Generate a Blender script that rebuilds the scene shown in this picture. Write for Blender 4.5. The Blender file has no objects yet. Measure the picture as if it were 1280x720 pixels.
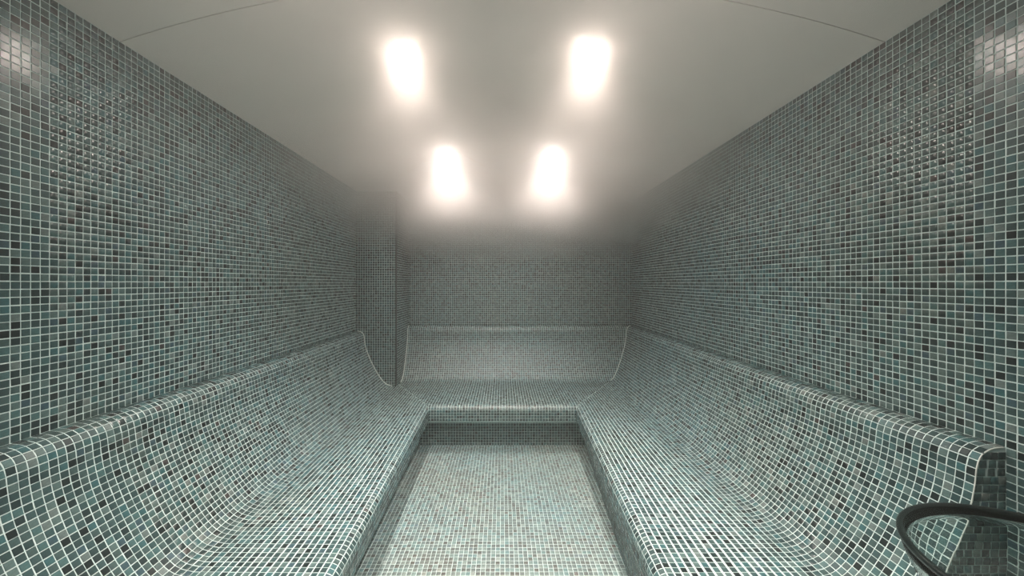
import bpy, math, random
import numpy as np
from mathutils import Matrix, Vector
random.seed(7)
RNG = np.random.default_rng(11)
S = bpy.context.scene
C = S.collection

# ------------------------------------------------------------------ camera
HC = 1.55                                   # camera height
cam = bpy.data.cameras.new('camera'); camo = bpy.data.objects.new('camera', cam); C.objects.link(camo)
camo.location = (0, 0, HC); camo.rotation_euler = (math.pi/2, 0, 0)
cam.sensor_width = 36; cam.lens = 13.02; cam.clip_start = .02
cam.shift_x = 12/1280; cam.shift_y = -6/1280
S.camera = camo
# ------------------------------------------------------------------ world, exposure, integrator
w = bpy.data.worlds.new('world'); S.world = w; w.use_nodes = True
w.node_tree.nodes['Background'].inputs[0].default_value = (.02, .022, .022, 1)
w.node_tree.nodes['Background'].inputs[1].default_value = .2
S.view_settings.view_transform = 'Standard'; S.view_settings.look = 'None'
S.view_settings.gamma = 1; S.view_settings.use_curve_mapping = False
S.view_settings.exposure = 2.08
cy = S.cycles
cy.max_bounces = 12; cy.diffuse_bounces = 4; cy.glossy_bounces = 3; cy.volume_bounces = 10
cy.transmission_bounces = 10; cy.use_denoising = True
cy.sample_clamp_indirect = 4
cy.volume_step_rate = 2.0; cy.volume_max_steps = 128
LAMP_W = 48                                 # watts of each downlight
LAMP_COL = (1.0, .85, .765)
# ------------------------------------------------------------------ room measures
W = 1.6; P = W/61                           # half width, mosaic pitch
YN = -1.0; DW = YN+213*P                    # near wall, far wall
ZS = 2.56; RISE = .26                       # vault spring and rise
def vault(x): 
    R = (W*W + RISE*RISE)/(2*RISE)
    return ZS + RISE - R + math.sqrt(R*R - x*x)

# ------------------------------------------------------------------ materials
def new_mat(name):
    m = bpy.data.materials.new(name); m.use_nodes = True
    nt = m.node_tree; return m, nt, nt.nodes['Principled BSDF']
def ramp(nt, stops, interp='CONSTANT'):
    r = nt.nodes.new('ShaderNodeValToRGB'); r.color_ramp.interpolation = interp
    e = r.color_ramp.elements
    while len(e) > 1: e.remove(e[0])
    e[0].position = stops[0][0]; e[0].color = (*stops[0][1], 1)
    for p_, c_ in stops[1:]:
        x = e.new(p_); x.color = (*c_, 1)
    return r
def noise(nt, scale, detail=3):
    t = nt.nodes.new('ShaderNodeTexCoord'); n = nt.nodes.new('ShaderNodeTexNoise')
    n.inputs['Scale'].default_value = scale; n.inputs['Detail'].default_value = detail
    nt.links.new(t.outputs['Object'], n.inputs['Vector']); return n
# glass mosaic: colour from the 'tint' value stored on every tile
TM, nt, bs = new_mat('glass_mosaic')
at = nt.nodes.new('ShaderNodeAttribute'); at.attribute_name = 'tint'
rp = ramp(nt, [(0, (.006, .016, .017)), (.05, (.013, .034, .036)), (.15, (.022, .060, .062)), (.34, (.030, .080, .084)),
               (.52, (.042, .092, .092)), (.66, (.046, .128, .130)), (.78, (.075, .142, .138)), (.87, (.026, .112, .122)),
               (.93, (.030, .082, .104)), (.96, (.11, .165, .16)), (.99, (.042, .044, .044))])
nt.links.new(at.outputs['Fac'], rp.inputs['Fac'])
n = noise(nt, 160, 2)
mx = nt.nodes.new('ShaderNodeMix'); mx.data_type = 'RGBA'; mx.blend_type = 'MULTIPLY'; mx.inputs['Factor'].default_value = .5
nt.links.new(rp.outputs['Color'], mx.inputs['A'])
r2 = ramp(nt, [(.3, (.6, .6, .6)), (.7, (1.3, 1.3, 1.3))], 'LINEAR'); nt.links.new(n.outputs['Fac'], r2.inputs['Fac'])
nt.links.new(r2.outputs['Color'], mx.inputs['B']); hz = noise(nt, 1.1, 2)                       # batches of sheets: greyer here, bluer there
hr = ramp(nt, [(.35, (1.12, .95, .88)), (.65, (.85, 1.04, 1.12))], 'LINEAR'); nt.links.new(hz.outputs['Fac'], hr.inputs['Fac'])
m2 = nt.nodes.new('ShaderNodeMix'); m2.data_type = 'RGBA'; m2.blend_type = 'MULTIPLY'; m2.inputs['Factor'].default_value = 1
nt.links.new(mx.outputs['Result'], m2.inputs['A']); nt.links.new(hr.outputs['Color'], m2.inputs['B'])
hs = nt.nodes.new('ShaderNodeHueSaturation'); hs.inputs['Saturation'].default_value = .88
nt.links.new(m2.outputs['Result'], hs.inputs['Color']); nt.links.new(hs.outputs['Color'], bs.inputs['Base Color'])
bs.inputs['Roughness'].default_value = .22; bs.inputs['IOR'].default_value = 1.52
bs.inputs['Coat Weight'].default_value = .25; bs.inputs['Coat Roughness'].default_value = .35
# paler, matter mosaic of the floor
FM = TM.copy(); FM.name = 'floor_mosaic'; nt = FM.node_tree
for n_ in nt.nodes:
    if n_.type == 'VALTORGB' and len(n_.color_ramp.elements) > 5:
        for e_ in n_.color_ramp.elements: e_.color = (*[a_+c*1.35 for a_, c in zip((.076, .078, .072), e_.color[:3])], 1)
# grout
GM, nt, bs = new_mat('grout')
n = noise(nt, 30); r = ramp(nt, [(.3, (.47, .60, .585)), (.7, (.57, .70, .685))], 'LINEAR')
nt.links.new(n.outputs['Fac'], r.inputs['Fac']); nt.links.new(r.outputs['Color'], bs.inputs['Base Color'])
bs.inputs['Roughness'].default_value = .6
# white bead that closes the cut ends of the backrests
BM, nt, bs = new_mat('pale_grout_bead')
n = noise(nt, 60); r = ramp(nt, [(.3, (.50, .57, .53)), (.7, (.62, .68, .65))], 'LINEAR')
nt.links.new(n.outputs['Fac'], r.inputs['Fac']); nt.links.new(r.outputs['Color'], bs.inputs['Base Color']); bs.inputs['Roughness'].default_value = .4
# dark green-grey of the pier's corner strip and the ceiling backing
SM, nt, bs = new_mat('dark_green_grey')
n = noise(nt, 40); r = ramp(nt, [(.3, (.02, .03, .028)), (.7, (.03, .042, .04))], 'LINEAR')
nt.links.new(n.outputs['Fac'], r.inputs['Fac']); nt.links.new(r.outputs['Color'], bs.inputs['Base Color']); bs.inputs['Roughness'].default_value = .5
# ceiling plaster
CM, nt, bs = new_mat('ceiling_plaster')
n = noise(nt, 3, 5); r = ramp(nt, [(.3, (.74, .695, .65)), (.7, (.78, .735, .69))], 'LINEAR')
nt.links.new(n.outputs['Fac'], r.inputs['Fac']); nt.links.new(r.outputs['Color'], bs.inputs['Base Color'])
bs.inputs['Roughness'].default_value = .5
# lamp parts
RM, nt, bs = new_mat('white_lamp_ring')
n = noise(nt, 20); r = ramp(nt, [(.3, (.70, .70, .68)), (.7, (.76, .76, .74))], 'LINEAR')
nt.links.new(n.outputs['Fac'], r.inputs['Fac']); nt.links.new(r.outputs['Color'], bs.inputs['Base Color']); bs.inputs['Roughness'].default_value = .3
LM, nt, bs = new_mat('lit_lamp_glass')
bs.inputs['Base Color'].default_value = (.9, .9, .88, 1)
bs.inputs['Emission Color'].default_value = (*LAMP_COL, 1); bs.inputs['Emission Strength'].default_value = 95
LD = LM.copy(); LD.name = 'dimmer_lamp_glass'; LD.node_tree.nodes['Principled BSDF'].inputs['Emission Strength'].default_value = 42
# basin
KM, nt, bs = new_mat('black_gloss_rim')
n = noise(nt, 25); r = ramp(nt, [(.3, (.004, .008, .008)), (.7, (.008, .013, .012))], 'LINEAR')
nt.links.new(n.outputs['Fac'], r.inputs['Fac']); nt.links.new(r.outputs['Color'], bs.inputs['Base Color']); bs.inputs['Roughness'].default_value = .12
MM, nt, bs = new_mat('tinted_glass')
n = noise(nt, 6); r = ramp(nt, [(.3, (.76, .85, .82)), (.7, (.80, .88, .86))], 'LINEAR')
nt.links.new(n.outputs['Fac'], r.inputs['Fac']); nt.links.new(r.outputs['Color'], bs.inputs['Base Color'])
bs.inputs['Transmission Weight'].default_value = 1; bs.inputs['Roughness'].default_value = .0; bs.inputs['IOR'].default_value = 1.45
OM, nt, bs = new_mat('brushed_steel')
n = noise(nt, 12); r = ramp(nt, [(.3, (.38, .42, .41)), (.7, (.46, .50, .48))], 'LINEAR')
nt.links.new(n.outputs['Fac'], r.inputs['Fac']); nt.links.new(r.outputs['Color'], bs.inputs['Base Color'])
bs.inputs['Metallic'].default_value = .9; bs.inputs['Roughness'].default_value = .35

# ------------------------------------------------------------------ object helpers
def tag(o, label=None, cat=None, group=None, kind=None):
    if label: o['label'] = label
    if cat: o['category'] = cat
    if group: o['group'] = group
    if kind: o['kind'] = kind
    return o
def mesh_obj(name, verts, faces, mat, parent=None, smooth=False, kind=None):
    me = bpy.data.meshes.new(name); me.from_pydata([tuple(v) for v in verts], [], faces); me.update()
    me.materials.append(mat)
    if smooth: me.polygons.foreach_set('use_smooth', [True]*len(me.polygons))
    o = bpy.data.objects.new(name, me); C.objects.link(o); o.parent = parent
    if kind: o['kind'] = kind
    return o
def box(name, a, b, mat, parent=None, kind=None):
    (x0, y0, z0), (x1, y1, z1) = a, b
    v = [(x0,y0,z0),(x1,y0,z0),(x1,y1,z0),(x0,y1,z0),(x0,y0,z1),(x1,y0,z1),(x1,y1,z1),(x0,y1,z1)]
    f = [(0,3,2,1),(4,5,6,7),(0,1,5,4),(1,2,6,5),(2,3,7,6),(3,0,4,7)]
    return mesh_obj(name, v, f, mat, parent, kind=kind)
def prism(name, poly, fn, t0, t1, mat, parent=None, n=1, kind=None):
    """polygon in (u,z) swept from t0(u) to t1(u); fn(u,z,t)->xyz"""
    m = len(poly); v = []; f = []
    for k in range(n+1):
        for (u, z) in poly:
            a, b = t0(u), t1(u); v.append(fn(u, z, a + (b-a)*k/n))
    for k in range(n):
        for i in range(m):
            j = (i+1) % m; f.append((k*m+i, k*m+j, (k+1)*m+j, (k+1)*m+i))
    f.append(tuple(range(m))[::-1]); f.append(tuple(n*m+i for i in range(m)))
    o = mesh_obj(name, v, f, mat, parent, kind=kind)
    import bmesh
    bm = bmesh.new(); bm.from_mesh(o.data); bmesh.ops.recalc_face_normals(bm, faces=bm.faces); bm.to_mesh(o.data); bm.free()
    return o
def tube(name, pts, r, mat, parent, seg=6):
    v = []; f = []; n = len(pts)
    for i, p in enumerate(pts):
        a = Vector(pts[max(i-1, 0)]); b = Vector(pts[min(i+1, n-1)]); d = (b-a).normalized()
        u = d.orthogonal().normalized(); q = d.cross(u)
        for k in range(seg):
            an = 2*math.pi*k/seg; v.append(Vector(p) + r*(math.cos(an)*u + math.sin(an)*q))
    for i in range(n-1):
        for k in range(seg):
            l = (k+1) % seg; f.append((i*seg+k, i*seg+l, (i+1)*seg+l, (i+1)*seg+k))
    f.append(tuple(range(seg))[::-1]); f.append(tuple((n-1)*seg+k for k in range(seg)))
    return mesh_obj(name, v, f, mat, parent, smooth=True)
def lathe(name, prof, c, mat, parent, seg=64):
    v = []; f = []; m = len(prof)
    for k in range(seg):
        a = 2*math.pi*k/seg
        for (r, z) in prof: v.append((c[0]+r*math.cos(a), c[1]+r*math.sin(a), c[2]+z))
    for k in range(seg):
        l = (k+1) % seg
        for i in range(m-1): f.append((k*m+i, l*m+i, l*m+i+1, k*m+i+1))
    if prof[0][0] > 1e-6: pass
    import bmesh
    o = mesh_obj(name, v, f, mat, parent, smooth=True)
    bm = bmesh.new(); bm.from_mesh(o.data); bmesh.ops.remove_doubles(bm, verts=bm.verts, dist=1e-5)
    bmesh.ops.recalc_face_normals(bm, faces=bm.faces); bm.to_mesh(o.data); bm.free()
    return o

# ------------------------------------------------------------------ mosaic
J = .0033; TH = .0016; BV = .0011           # joint, proud height, chamfer
h0 = (P-J)/2; h1 = h0-BV
TPL = np.array([(-h0,-h0,-.001),(h0,-h0,-.001),(h0,h0,-.001),(-h0,h0,-.001),
                (-h0,-h0,TH*.45),(h0,-h0,TH*.45),(h0,h0,TH*.45),(-h0,h0,TH*.45),
                (-h1,-h1,TH),(h1,-h1,TH),(h1,h1,TH),(-h1,h1,TH)])
TF = np.array([(0,1,5,4),(1,2,6,5),(2,3,7,6),(3,0,4,7),(4,5,9,8),(5,6,10,9),(6,7,11,10),(7,4,8,11),(8,9,10,11)])
def tile_mesh(tint):
    me = bpy.data.meshes.new('tile'); me.from_pydata([tuple(v) for v in TPL], [], [tuple(map(int, f)) for f in TF]); me.update()
    a = me.attributes.new('tint', 'FLOAT', 'FACE'); a.data.foreach_set('value', [tint]*len(TF))
    me.materials.append(TM); return me
NV = 40
VAR = [tile_mesh((i+.5)/NV) for i in range(NV)]
def frames_grid(path, ts, fn, lim0=None, lim1=None):
    """tiles along a (u,z) path at pitch P and along the sweep values ts. returns centres, axes (sweep, path, normal)"""
    pts = np.array(path, float); seg = np.linalg.norm(np.diff(pts, axis=0), axis=1); cum = np.r_[0, np.cumsum(seg)]
    n = max(1, round(float(cum[-1]/P))); s = (np.arange(n)+.5)*cum[-1]/n
    def at_(q): return np.stack([np.interp(q, cum, pts[:,0]), np.interp(q, cum, pts[:,1])], -1)
    c = at_(s); a = at_(np.clip(s-P*.45, 0, cum[-1])); b = at_(np.clip(s+P*.45, 0, cum[-1])); c = (a+b)/2*.5 + c*.5
    out = []
    for i in range(len(s)):
        u, z = c[i]; lo = lim0(u) if lim0 else -1e9; hi = lim1(u) if lim1 else 1e9
        for t in ts:
            if t < lo-P*.49 or t > hi+P*.49: continue
            o = np.array(fn(u, z, t)); et = np.array(fn(u, z, t+.001))-o; et /= np.linalg.norm(et)
            ep = np.array(fn(*b[i], t))-np.array(fn(*a[i], t)); ep /= np.linalg.norm(ep)
            out.append((o, et, ep))
    return out
CAMP = np.array([0, 0, HC]); FPX = 463.
def lay(fr, parent, inward, n_single, clip=None, part='mosaic', tint=(0, 1)):
    """fr: list of (centre, sweep axis, path axis); the n_single that show largest become objects, the rest one mesh"""
    O = np.array([f[0] for f in fr]); E = np.array([f[1] for f in fr]); Q = np.array([f[2] for f in fr])
    N = np.cross(E, Q); N /= np.linalg.norm(N, axis=1)[:, None]
    ref = np.array([inward(o) for o in O]); sg = np.sign((N*ref).sum(1)); N *= sg[:, None]; Q = np.cross(N, E)
    n = len(O)
    # hand-laid: slight tilt, twist and height of each piece
    tl = RNG.normal(0, .011, (n, 2)); tw = RNG.normal(0, .008, n)
    E2 = E + tw[:, None]*Q + tl[:, :1]*N; E2 /= np.linalg.norm(E2, axis=1)[:, None]
    Q2 = Q - (Q*E2).sum(1)[:, None]*E2 + tl[:, 1:]*N; Q2 -= (Q2*E2).sum(1)[:, None]*E2; Q2 /= np.linalg.norm(Q2, axis=1)[:, None]
    N2 = np.cross(E2, Q2); O2 = O + RNG.normal(0, .0003, (n, 3))
    tt = RNG.random(n)
    # projected size in the photograph's frame
    V = O - CAMP; D = V[:, 1]; r = np.linalg.norm(V, axis=1); cosn = -(V*N).sum(1)/r
    with np.errstate(all='ignore'):
        px = 628 + FPX*V[:, 0]/D; py = 354 - FPX*V[:, 2]/D
        area = np.where((D > .15) & (px > -4) & (px < 1284) & (py > -4) & (py < 724) & (cosn > 0),
                        (FPX*P/np.maximum(D, .15))**2*np.abs(cosn)*r/np.maximum(D, .15), 0)
    order = np.argsort(-area); pick = [i for i in order[:n_single] if area[i] > 0]
    ok = np.ones(n, bool)
    for i in pick:
        ok[i] = False
        o = bpy.data.objects.new('tile', VAR[int(tt[i]*NV)]); C.objects.link(o); o.parent = parent
        o.matrix_basis = Matrix(((E2[i,0],Q2[i,0],N2[i,0],O2[i,0]),(E2[i,1],Q2[i,1],N2[i,1],O2[i,1]),(E2[i,2],Q2[i,2],N2[i,2],O2[i,2]),(0,0,0,1)))
    I = np.nonzero(ok)[0]; m = len(I)
    X = O2[I][:, None] + TPL[None, :, :1]*E2[I][:, None] + TPL[None, :, 1:2]*Q2[I][:, None] + TPL[None, :, 2:]*N2[I][:, None]
    X = X.reshape(-1, 3)
    if clip is not None: X = clip(X)
    F = (TF[None] + 12*np.arange(m)[:, None, None]).reshape(-1, 4)
    me = bpy.data.meshes.new(part); me.vertices.add(len(X)); me.vertices.foreach_set('co', X.ravel())
    me.loops.add(F.size); me.loops.foreach_set('vertex_index', F.ravel().astype(np.int32))
    me.polygons.add(len(F)); me.polygons.foreach_set('loop_start', (np.arange(len(F))*4).astype(np.int32))
    a = me.attributes.new('tint', 'FLOAT', 'FACE'); a.data.foreach_set('value', np.repeat(tt[I], len(TF)))
    me.materials.append(TM); me.update(calc_edges=True); me.validate()
    o = bpy.data.objects.new(part, me); C.objects.link(o); o.parent = parent; o['kind'] = 'stuff'
    return o

# ------------------------------------------------------------------ bench profile (u = distance from wall, z)
def catmull(pts, k=8):
    out = []; P_ = [pts[0]]+pts+[pts[-1]]
    for i in range(1, len(P_)-2):
        a, b, c, d = [np.array(q, float) for q in P_[i-1:i+3]]
        for j in range(k):
            t = j/k; out.append(tuple(.5*((2*b)+(c-a)*t+(2*a-5*b+4*c-d)*t*t+(3*b-a-3*c+d)*t**3)))
    out.append(tuple(pts[-1])); return out
ZT = 1.028
BACK = catmull([(0, ZT), (.045, 1.022), (.078, 1.000), (.092, .962), (.098, .91), (.112, .84), (.140, .76), (.178, .675),
                (.220, .595), (.262, .528), (.302, .476), (.345, .443), (.400, .428)])
def seat_path(ul):
    r = .055; p = [(.400, .428), (ul-r, .424)]
    p += [(ul-r+r*math.sin(a), .424-r+r*math.cos(a)) for a in [math.pi/2*k/8 for k in range(1, 9)]]
    return p + [(ul, .285)]
UL, ULB = .925, 1.195                       # lip distance from the side walls / far wall
UR, URB = .815, 1.045                       # riser distances
ZSE = .424
PY, PX = YN+192*P, -44*P                        # boxed pier in the far left corner: front face, inner face
def lerp(y, y0, a, y1, b): 
    t = (np.clip(y, .6, y1)-y0)/(y1-y0); return a+(b-a)*t
def sm(u): t = np.clip((u-.40)/.52, 0, 1); return t*t*(3-2*t)
def left(u, z, t, riser=False):
    s = lerp(t, 1.42, .035, 3.4, 0) if not riser else lerp(t, 1.96, -.035, 3.53, 0)
    return (-W+u+s*(sm(u) if not riser else 1), t, z)
def right(u, z, t, riser=False):
    s = lerp(t, 1.42, .085, 3.4, 0) if not riser else lerp(t, 1.96, .12, 3.53, 0)
    return (W-u-s*(sm(u) if not riser else 1), t, z)
def far(u, z, t): return (t, DW-u, z)
mit_s = lambda u: 4.18-(u-.4)/(UL-.4)*(4.18-(DW-ULB))            # seat mitre on the side benches (y)
mit_b = lambda u: 1.2-(u-.4)/(ULB-.4)*(1.2-(W-UL))              # seat mitre on the far bench (|x|)
YG = np.arange(YN+P/2, DW, P)                                     # sweep stations along the room
XG = (np.arange(-61, 61)+.5)*P
XG = XG[np.abs(XG) < W]
inl = lambda o: np.array([1., 0, 0.]); inr = lambda o: np.array([-1., 0, 0.]); inf_ = lambda o: np.array([0, -1., 0.])
upl = lambda o: np.array([.5, 0, 1.]); upr = lambda o: np.array([-.5, 0, 1.]); upf = lambda o: np.array([0, -.5, 1.])
up = lambda o: np.array([0, 0, 1.])
YR = YN+83*P                                   # near end of the right backrest

# ------------------------------------------------------------------ structure: walls, floor, ceiling
T = .12
wl = box('wall_left', (-W-T, YN, 0), (-W, DW, ZS), GM, kind='structure')
lay(frames_grid([(0, ZT-.0), (0, ZS)], YG, lambda u, z, t: (-W, t, z), lim1=lambda u: PY-P*.4), wl, inl, 300)
wr = box('wall_right', (W, YN, 0), (W+T, DW, ZS), GM, kind='structure')
fr = frames_grid([(0, ZT), (0, ZS)], YG, lambda u, z, t: (W, t, z))
fr += frames_grid([(0, ZT), (0, .0)], YG, lambda u, z, t: (W, t, z), lim1=lambda u: YR-P*.4)
lay(fr, wr, inr, 300)
# far wall with an arched top that meets the vault
xs = np.linspace(-W, W, 65)
poly = [(-W-T, 0), (W+T, 0), (W+T, ZS)] + [(x, vault(x)) for x in xs[::-1]] + [(-W-T, ZS)]
wb = prism('wall_back', poly, lambda u, z, t: (u, t, z), lambda u: DW, lambda u: DW+T, GM, kind='structure')
fr = [f for f in frames_grid([(0, ZT), (0, ZS+RISE)], XG, lambda u, z, t: (t, DW, z), lim0=lambda u: PX+P*.4) if f[0][2] < vault(f[0][0])-P*.6]
lay(fr, wb, inf_, 0)
wf = prism('wall_front', poly, lambda u, z, t: (u, t, z), lambda u: YN-T, lambda u: YN, GM, kind='structure')
fr = [f for f in frames_grid([(0, 0), (0, ZS+RISE)], XG, lambda u, z, t: (t, YN, z)) if f[0][2] < vault(f[0][0])-P*.6]
lay(fr, wf, lambda o: np.array([0, 1., 0]), 0)
fl = box('floor', (-W-T, YN, -T), (W+T, DW, 0), GM, kind='structure')
fx = (np.arange(-33, 34))*P
fr = frames_grid([(YN, 0), (3.56, 0)], fx, lambda u, z, t: (t, u, 0), lim0=lambda u: -.80, lim1=lambda u: .80)
fr = [f for f in fr if left(UR, 0, f[0][1], True)[0]-P*.4 < f[0][0] < right(UR, 0, f[0][1], True)[0]+P*.4 and f[0][1] < DW-URB+P*.4]
ft = lay(fr, fl, up, 0); ft.data.materials[0] = FM
# ceiling: a shallow barrel vault of plaster panels with one open joint across
cl = prism('ceiling', [(x, vault(x)+.012) for x in xs]+[(W+T, ZS+.02), (W+T, ZS+RISE+T), (-W-T, ZS+RISE+T), (-W-T, ZS+.02)],
           lambda u, z, t: (u, t, z), lambda u: YN-T, lambda u: DW+T, SM, kind='structure')
for (a, b) in ((YN, 1.548), (1.5515, DW)):
    o = prism('ceiling_panel', [(x, vault(x)) for x in xs]+[(x, vault(x)+.011) for x in xs[::-1]],
              lambda u, z, t: (u, t, z), lambda u, a=a: a, lambda u, b=b: b, CM, cl)

# boxed pier in the far left corner
pier = box('mosaic_pier', (-W, PY, 0), (PX, DW, ZS-.004), GM)
tag(pier, 'full-height mosaic-clad boxed pier in the far left corner behind the left backrest', 'pier')
fr = [f for f in frames_grid([(0, ZSE), (0, ZS-.01)], XG, lambda u, z, t: (t, PY, z)) if f[0][0] < PX]
fs = frames_grid([(0, ZSE), (0, ZS-.01)], YG, lambda u, z, t: (PX, t, z), lim0=lambda u: PY+P*.4)
lay([(o, e, q) for o, e, q in fr], pier, inf_, 0)
lay(fs, pier, inl, 0)
box('corner_strip', (PX-.010, PY-.004, ZSE+.02), (PX+.004, PY+.004, ZS-.01), SM, pier)  # thin dark strip along the front inner edge of the pier

# ------------------------------------------------------------------ the bench: one U-shaped built-in thing
bench = bpy.data.objects.new('steam_bench', None); C.objects.link(bench); bench.location = (0, 2, 0)
tag(bench, 'U-shaped built-in mosaic bench with curved backrests around the sunken floor', 'bench')
PINV = Vector((0, -2, 0))
def part(o): o.location = PINV; return o
def clip_fn(kind):
    def f(X):
        if kind in ('l', 'r'):
            u = (X[:, 0]+W) if kind == 'l' else (W-X[:, 0])
            lim = np.where(u < .4, DW-u, 4.18-(u-.4)/(UL-.4)*(4.18-(DW-ULB)))
            X[:, 1] = np.minimum(X[:, 1], lim-.001)
        return X
    return f
def clip_b(X):
    u = DW-X[:, 1]; lim = np.where(u < .4, W-u, 1.2-(u-.4)/(ULB-.4)*(1.2-(W-UL))) - .001
    X[:, 0] = np.clip(X[:, 0], -lim, lim); return X
bpoly = BACK + [(0.40, .36), (0, .36)]
for nm, fn, t0, t1, ins in (('l', left, lambda u: YN, lambda u: PY-.001, upl), ('r', right, lambda u: YR, lambda u: DW-u, upr)):
    b = part(prism('backrest', bpoly, fn, t0, t1, GM, bench))
    lay(frames_grid(BACK, YG, fn, lim0=lambda u, t0=t0: t0(u)+P*.4, lim1=lambda u, t1=t1: t1(u)-(P*.4 if nm == 'l' else 0)), b, ins, 300, clip_fn(nm))
    # pale bead along the far (and near) cut end
    if nm == 'l': tube('end_bead', [fn(u+.003, z+.003, PY-.006) for u, z in BACK[4:]], .005, BM, b)
    else:
        tube('end_bead', [fn(u+.0005, z+.0005, YR) for u, z in BACK[2:]], .0020, BM, b)
        tube('end_bead', [fn(u+.003, z+.003, DW-u-.004) for u, z in BACK[4:-6]], .004, BM, b)
        # cut end facing the door, tiled flat
        us = []
        zz = np.arange(.45, ZT, P)
        for z in zz:
            um = max([q[0] for q in BACK if q[1] >= z] or [0]); kn = round(um/P-.15) if um > P*1.5 else 0
            for k in range(kn): us.append((np.array([W-(k+.5)*um/kn, YR, z]), np.array([1., 0, 0]), np.array([0, 0, 1.])))
        lay(us, b, inf_, 0)
b = part(prism('backrest', bpoly, far, lambda u: max(PX+.001, -1e9), lambda u: W-u, GM, bench))
lay(frames_grid(BACK, XG, far, lim0=lambda u: PX+P*.4, lim1=lambda u: W-u), b, upf, 0, clip_b)
tube('end_bead', [(PX+.006, DW-u-.003, z+.003) for u, z in BACK[4:]], .005, BM, b)
def slab(ul): 
    p = seat_path(ul); return p + [(ul-.03, .262), (.40, .262)]
for nm, fn, ins in (('l', left, upl), ('r', right, upr)):
    s = part(prism('seat', slab(UL), fn, lambda u: YN, mit_s, GM, bench, n=24))
    lay(frames_grid(seat_path(UL), YG, fn, lim1=mit_s), s, lambda o, nm=nm: np.array([.4 if nm == 'l' else -.4, 0, 1.]), 200, clip_fn(nm))
    if nm == 'r':
        sh = part(box('ledge', (W-.40, YN, .262), (W, YR-.001, .4255), GM, bench))
        lay([f for f in frames_grid([(0, 0), (.40, 0)], YG, lambda u, z, t: (W-u, t, .4255), lim1=lambda u: YR-P*.4)], sh, up, 0)
    rs = part(prism('riser', [(0, 0), (UR, 0), (UR, .262), (0, .262)], lambda u, z, t, fn=fn: fn(u, z, t, True) if u > .1 else fn(u, z, t),
              lambda u: YN, lambda u: DW-URB, GM, bench, n=24))
    lay(frames_grid([(UR, 0), (UR, .262)], YG, lambda u, z, t, fn=fn: fn(u, z, t, True), lim1=lambda u: DW-URB-P*.4), rs, inl if nm == 'l' else inr, 0)
s = part(prism('seat', slab(ULB), far, lambda u: -mit_b(u), mit_b, GM, bench))
lay(frames_grid(seat_path(ULB), XG, far, lim0=lambda u: -mit_b(u), lim1=mit_b), s, lambda o: np.array([0, -.4, 1.]), 0, clip_b)
rs = part(prism('riser', [(.0, 0), (URB, 0), (URB, .262), (.0, .262)], far, lambda u: -.77, lambda u: .77, GM, bench))
lay(frames_grid([(URB, 0), (URB, .262)], XG, far, lim0=lambda u: -.77, lim1=lambda u: .77), rs, inf_, 0)

# ------------------------------------------------------------------ ceiling downlights
LAB = {(2, 0): 'unseen downlight overhead, added to brighten floor and benches, left row', (2, 1): 'unseen downlight overhead, added to brighten floor and benches, right row',
       (0, 0): 'large-looking bright recessed downlight glowing through steam, left of centre and nearer',
       (0, 1): 'large-looking bright recessed downlight glowing through steam, right of centre and nearer',
       (1, 0): 'small-looking far recessed downlight blurred by steam, left of the far pair',
       (1, 1): 'small-looking far recessed downlight blurred by steam, right of the far pair'}
for i, y in enumerate((1.98, 3.49, .80)):  # last row is out of view, added to brighten floor and benches
    for j, x in enumerate((-.535, .475)):
        z = vault(x)
        e = bpy.data.objects.new('ceiling_light', None); C.objects.link(e); e.location = (x, y, z)
        tag(e, LAB[(i, j)], 'light', 'recessed ceiling downlights')
        sl = math.atan((vault(x+.01)-vault(x-.01))/.02)
        e.rotation_euler = (0, -sl, 0)
        lathe('trim_ring', [(.052, .004), (.052, -.006), (.057, -.009), (.066, -.007), (.070, -.001), (.070, .004)], (0, 0, 0), RM, e, 40)
        lathe('lamp_glass', [(.0001, -.006), (.038, -.005), (.0525, -.001), (.0525, .004), (.0001, .004)], (0, 0, 0), LM if y < 3 else LD, e, 32)
        ld = bpy.data.lights.new('lamp_beam', 'SPOT'); ld.energy = LAMP_W*(.85 if y > 3 else .82); ld.color = LAMP_COL
        ld.spot_size = math.radians(108); ld.spot_blend = 1.0; ld.shadow_soft_size = .06
        lo = bpy.data.objects.new('lamp_beam', ld); C.objects.link(lo); lo.parent = e; lo.location = (0, 0, -.03)

# ------------------------------------------------------------------ basin at the near right
BC = (1.275, .775, HC-.64); BR = .31
bn = bpy.data.objects.new('glass_basin', None); C.objects.link(bn); bn.location = (BC[0], BC[1], 0)
tag(bn, 'round clear glass bowl with thick black rim, by the near end of the right backrest', 'basin')
hb = BC[2]
lathe('rim', [(BR-.016, -.011), (BR-.016, -.004), (BR-.013, .000), (BR-.008, .002), (BR-.003, .000), (BR, -.005), (BR, -.011), (BR-.004, -.014), (BR-.013, -.014), (BR-.016, -.011)], (0, 0, hb), KM, bn, 96)
gp_out = [(BR-.005, -.014), (BR-.009, -.040), (BR-.022, -.075), (BR-.055, -.105), (BR-.12, -.125), (.08, -.133), (.0001, -.134)]
gp_in = [(.0001, -.124), (.08, -.123), (BR-.125, -.116), (BR-.064, -.097), (BR-.033, -.070), (BR-.020, -.039), (BR-.016, -.014)]
lathe('glass_bowl', gp_out+gp_in+[gp_out[0]], (0, 0, hb), MM, bn, 96)
box('wall_bracket', (BR-.03, -.035, hb-.045), (W-BC[0]-.002, .035, hb-.026), OM, bn)
box('bracket_plate', (W-BC[0]-.008, -.06, hb-.10), (W-BC[0]-.002, .06, hb+.02), OM, bn)

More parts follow.
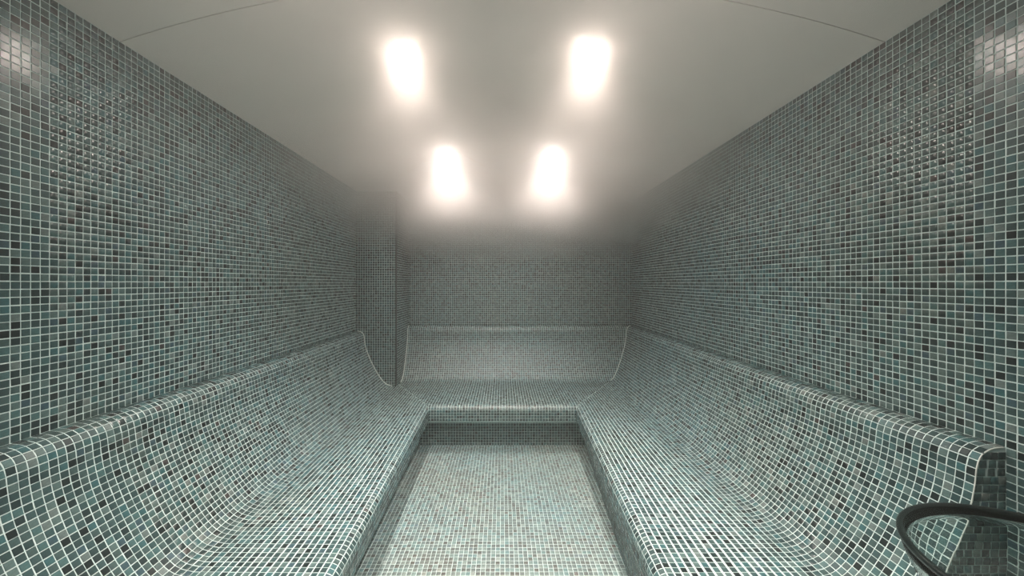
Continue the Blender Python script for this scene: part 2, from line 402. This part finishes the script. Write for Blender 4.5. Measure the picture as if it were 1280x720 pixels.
# ------------------------------------------------------------------ steam
SV = bpy.data.materials.new('steam'); SV.use_nodes = True; nt = SV.node_tree; nt.nodes.clear()
out = nt.nodes.new('ShaderNodeOutputMaterial'); vs = nt.nodes.new('ShaderNodeVolumeScatter')
vs.inputs['Color'].default_value = (.995, .95, .915, 1); vs.inputs['Anisotropy'].default_value = .78
nt.links.new(vs.outputs[0], out.inputs['Volume'])
tc = nt.nodes.new('ShaderNodeTexCoord'); sp = nt.nodes.new('ShaderNodeSeparateXYZ'); nt.links.new(tc.outputs['Object'], sp.inputs[0])
def M(op, a, b=None, c=None, clamp=False):
    n = nt.nodes.new('ShaderNodeMath'); n.operation = op; n.use_clamp = clamp
    for i, v in enumerate((a, b, c)):
        if v is None: continue
        if isinstance(v, (int, float)): n.inputs[i].default_value = v
        else: nt.links.new(v, n.inputs[i])
    return n.outputs[0]
mp = nt.nodes.new('ShaderNodeMapping'); mp.inputs['Scale'].default_value = (.9, .7, 2.2); nt.links.new(tc.outputs['Object'], mp.inputs[0])
nz = nt.nodes.new('ShaderNodeTexNoise'); nz.inputs['Scale'].default_value = 1.6; nz.inputs['Detail'].default_value = 3
nt.links.new(mp.outputs[0], nz.inputs['Vector'])
y = sp.outputs['Y']; z = sp.outputs['Z']
yy = M('MAXIMUM', M('SUBTRACT', y, 1.2), 0)
zt = M('SUBTRACT', 2.27, M('MULTIPLY', yy, .162))                     # height of the cloud base, lower towards the far wall
h = M('ADD', M('SUBTRACT', z, zt), M('MULTIPLY', M('SUBTRACT', nz.outputs['Fac'], .5), .26))
layer = M('DIVIDE', h, .28, clamp=True)
layer = M('MULTIPLY', layer, layer)
k1 = M('DIVIDE', M('SUBTRACT', y, 2.15), .6, clamp=True)
k2 = M('DIVIDE', M('SUBTRACT', y, 3.7), .7, clamp=True)
k = M('ADD', M('MULTIPLY_ADD', k1, 1.35, .05), M('MULTIPLY', k2, 1.5))
lid = M('DIVIDE', M('SUBTRACT', z, 2.66), .12, clamp=True)           # thin veil hanging right under the vault
dens = M('ADD', M('ADD', M('MULTIPLY', layer, k), M('MULTIPLY', lid, .5)), .032)
nt.links.new(dens, vs.inputs['Density'])
SV.cycles.homogeneous_volume = False
e_ = .006
prof = [(x*(W-e_)/W, vault(x)-.012) for x in xs]
st = prism('steam', [(-W+e_, .03), (W-e_, .03)]+prof[::-1], lambda u, z, t: (u, t, z), lambda u: YN+e_, lambda u: DW-e_, SV)
tag(st, 'white steam filling the room, thickest in a cloud under the ceiling', 'steam', kind='stuff')
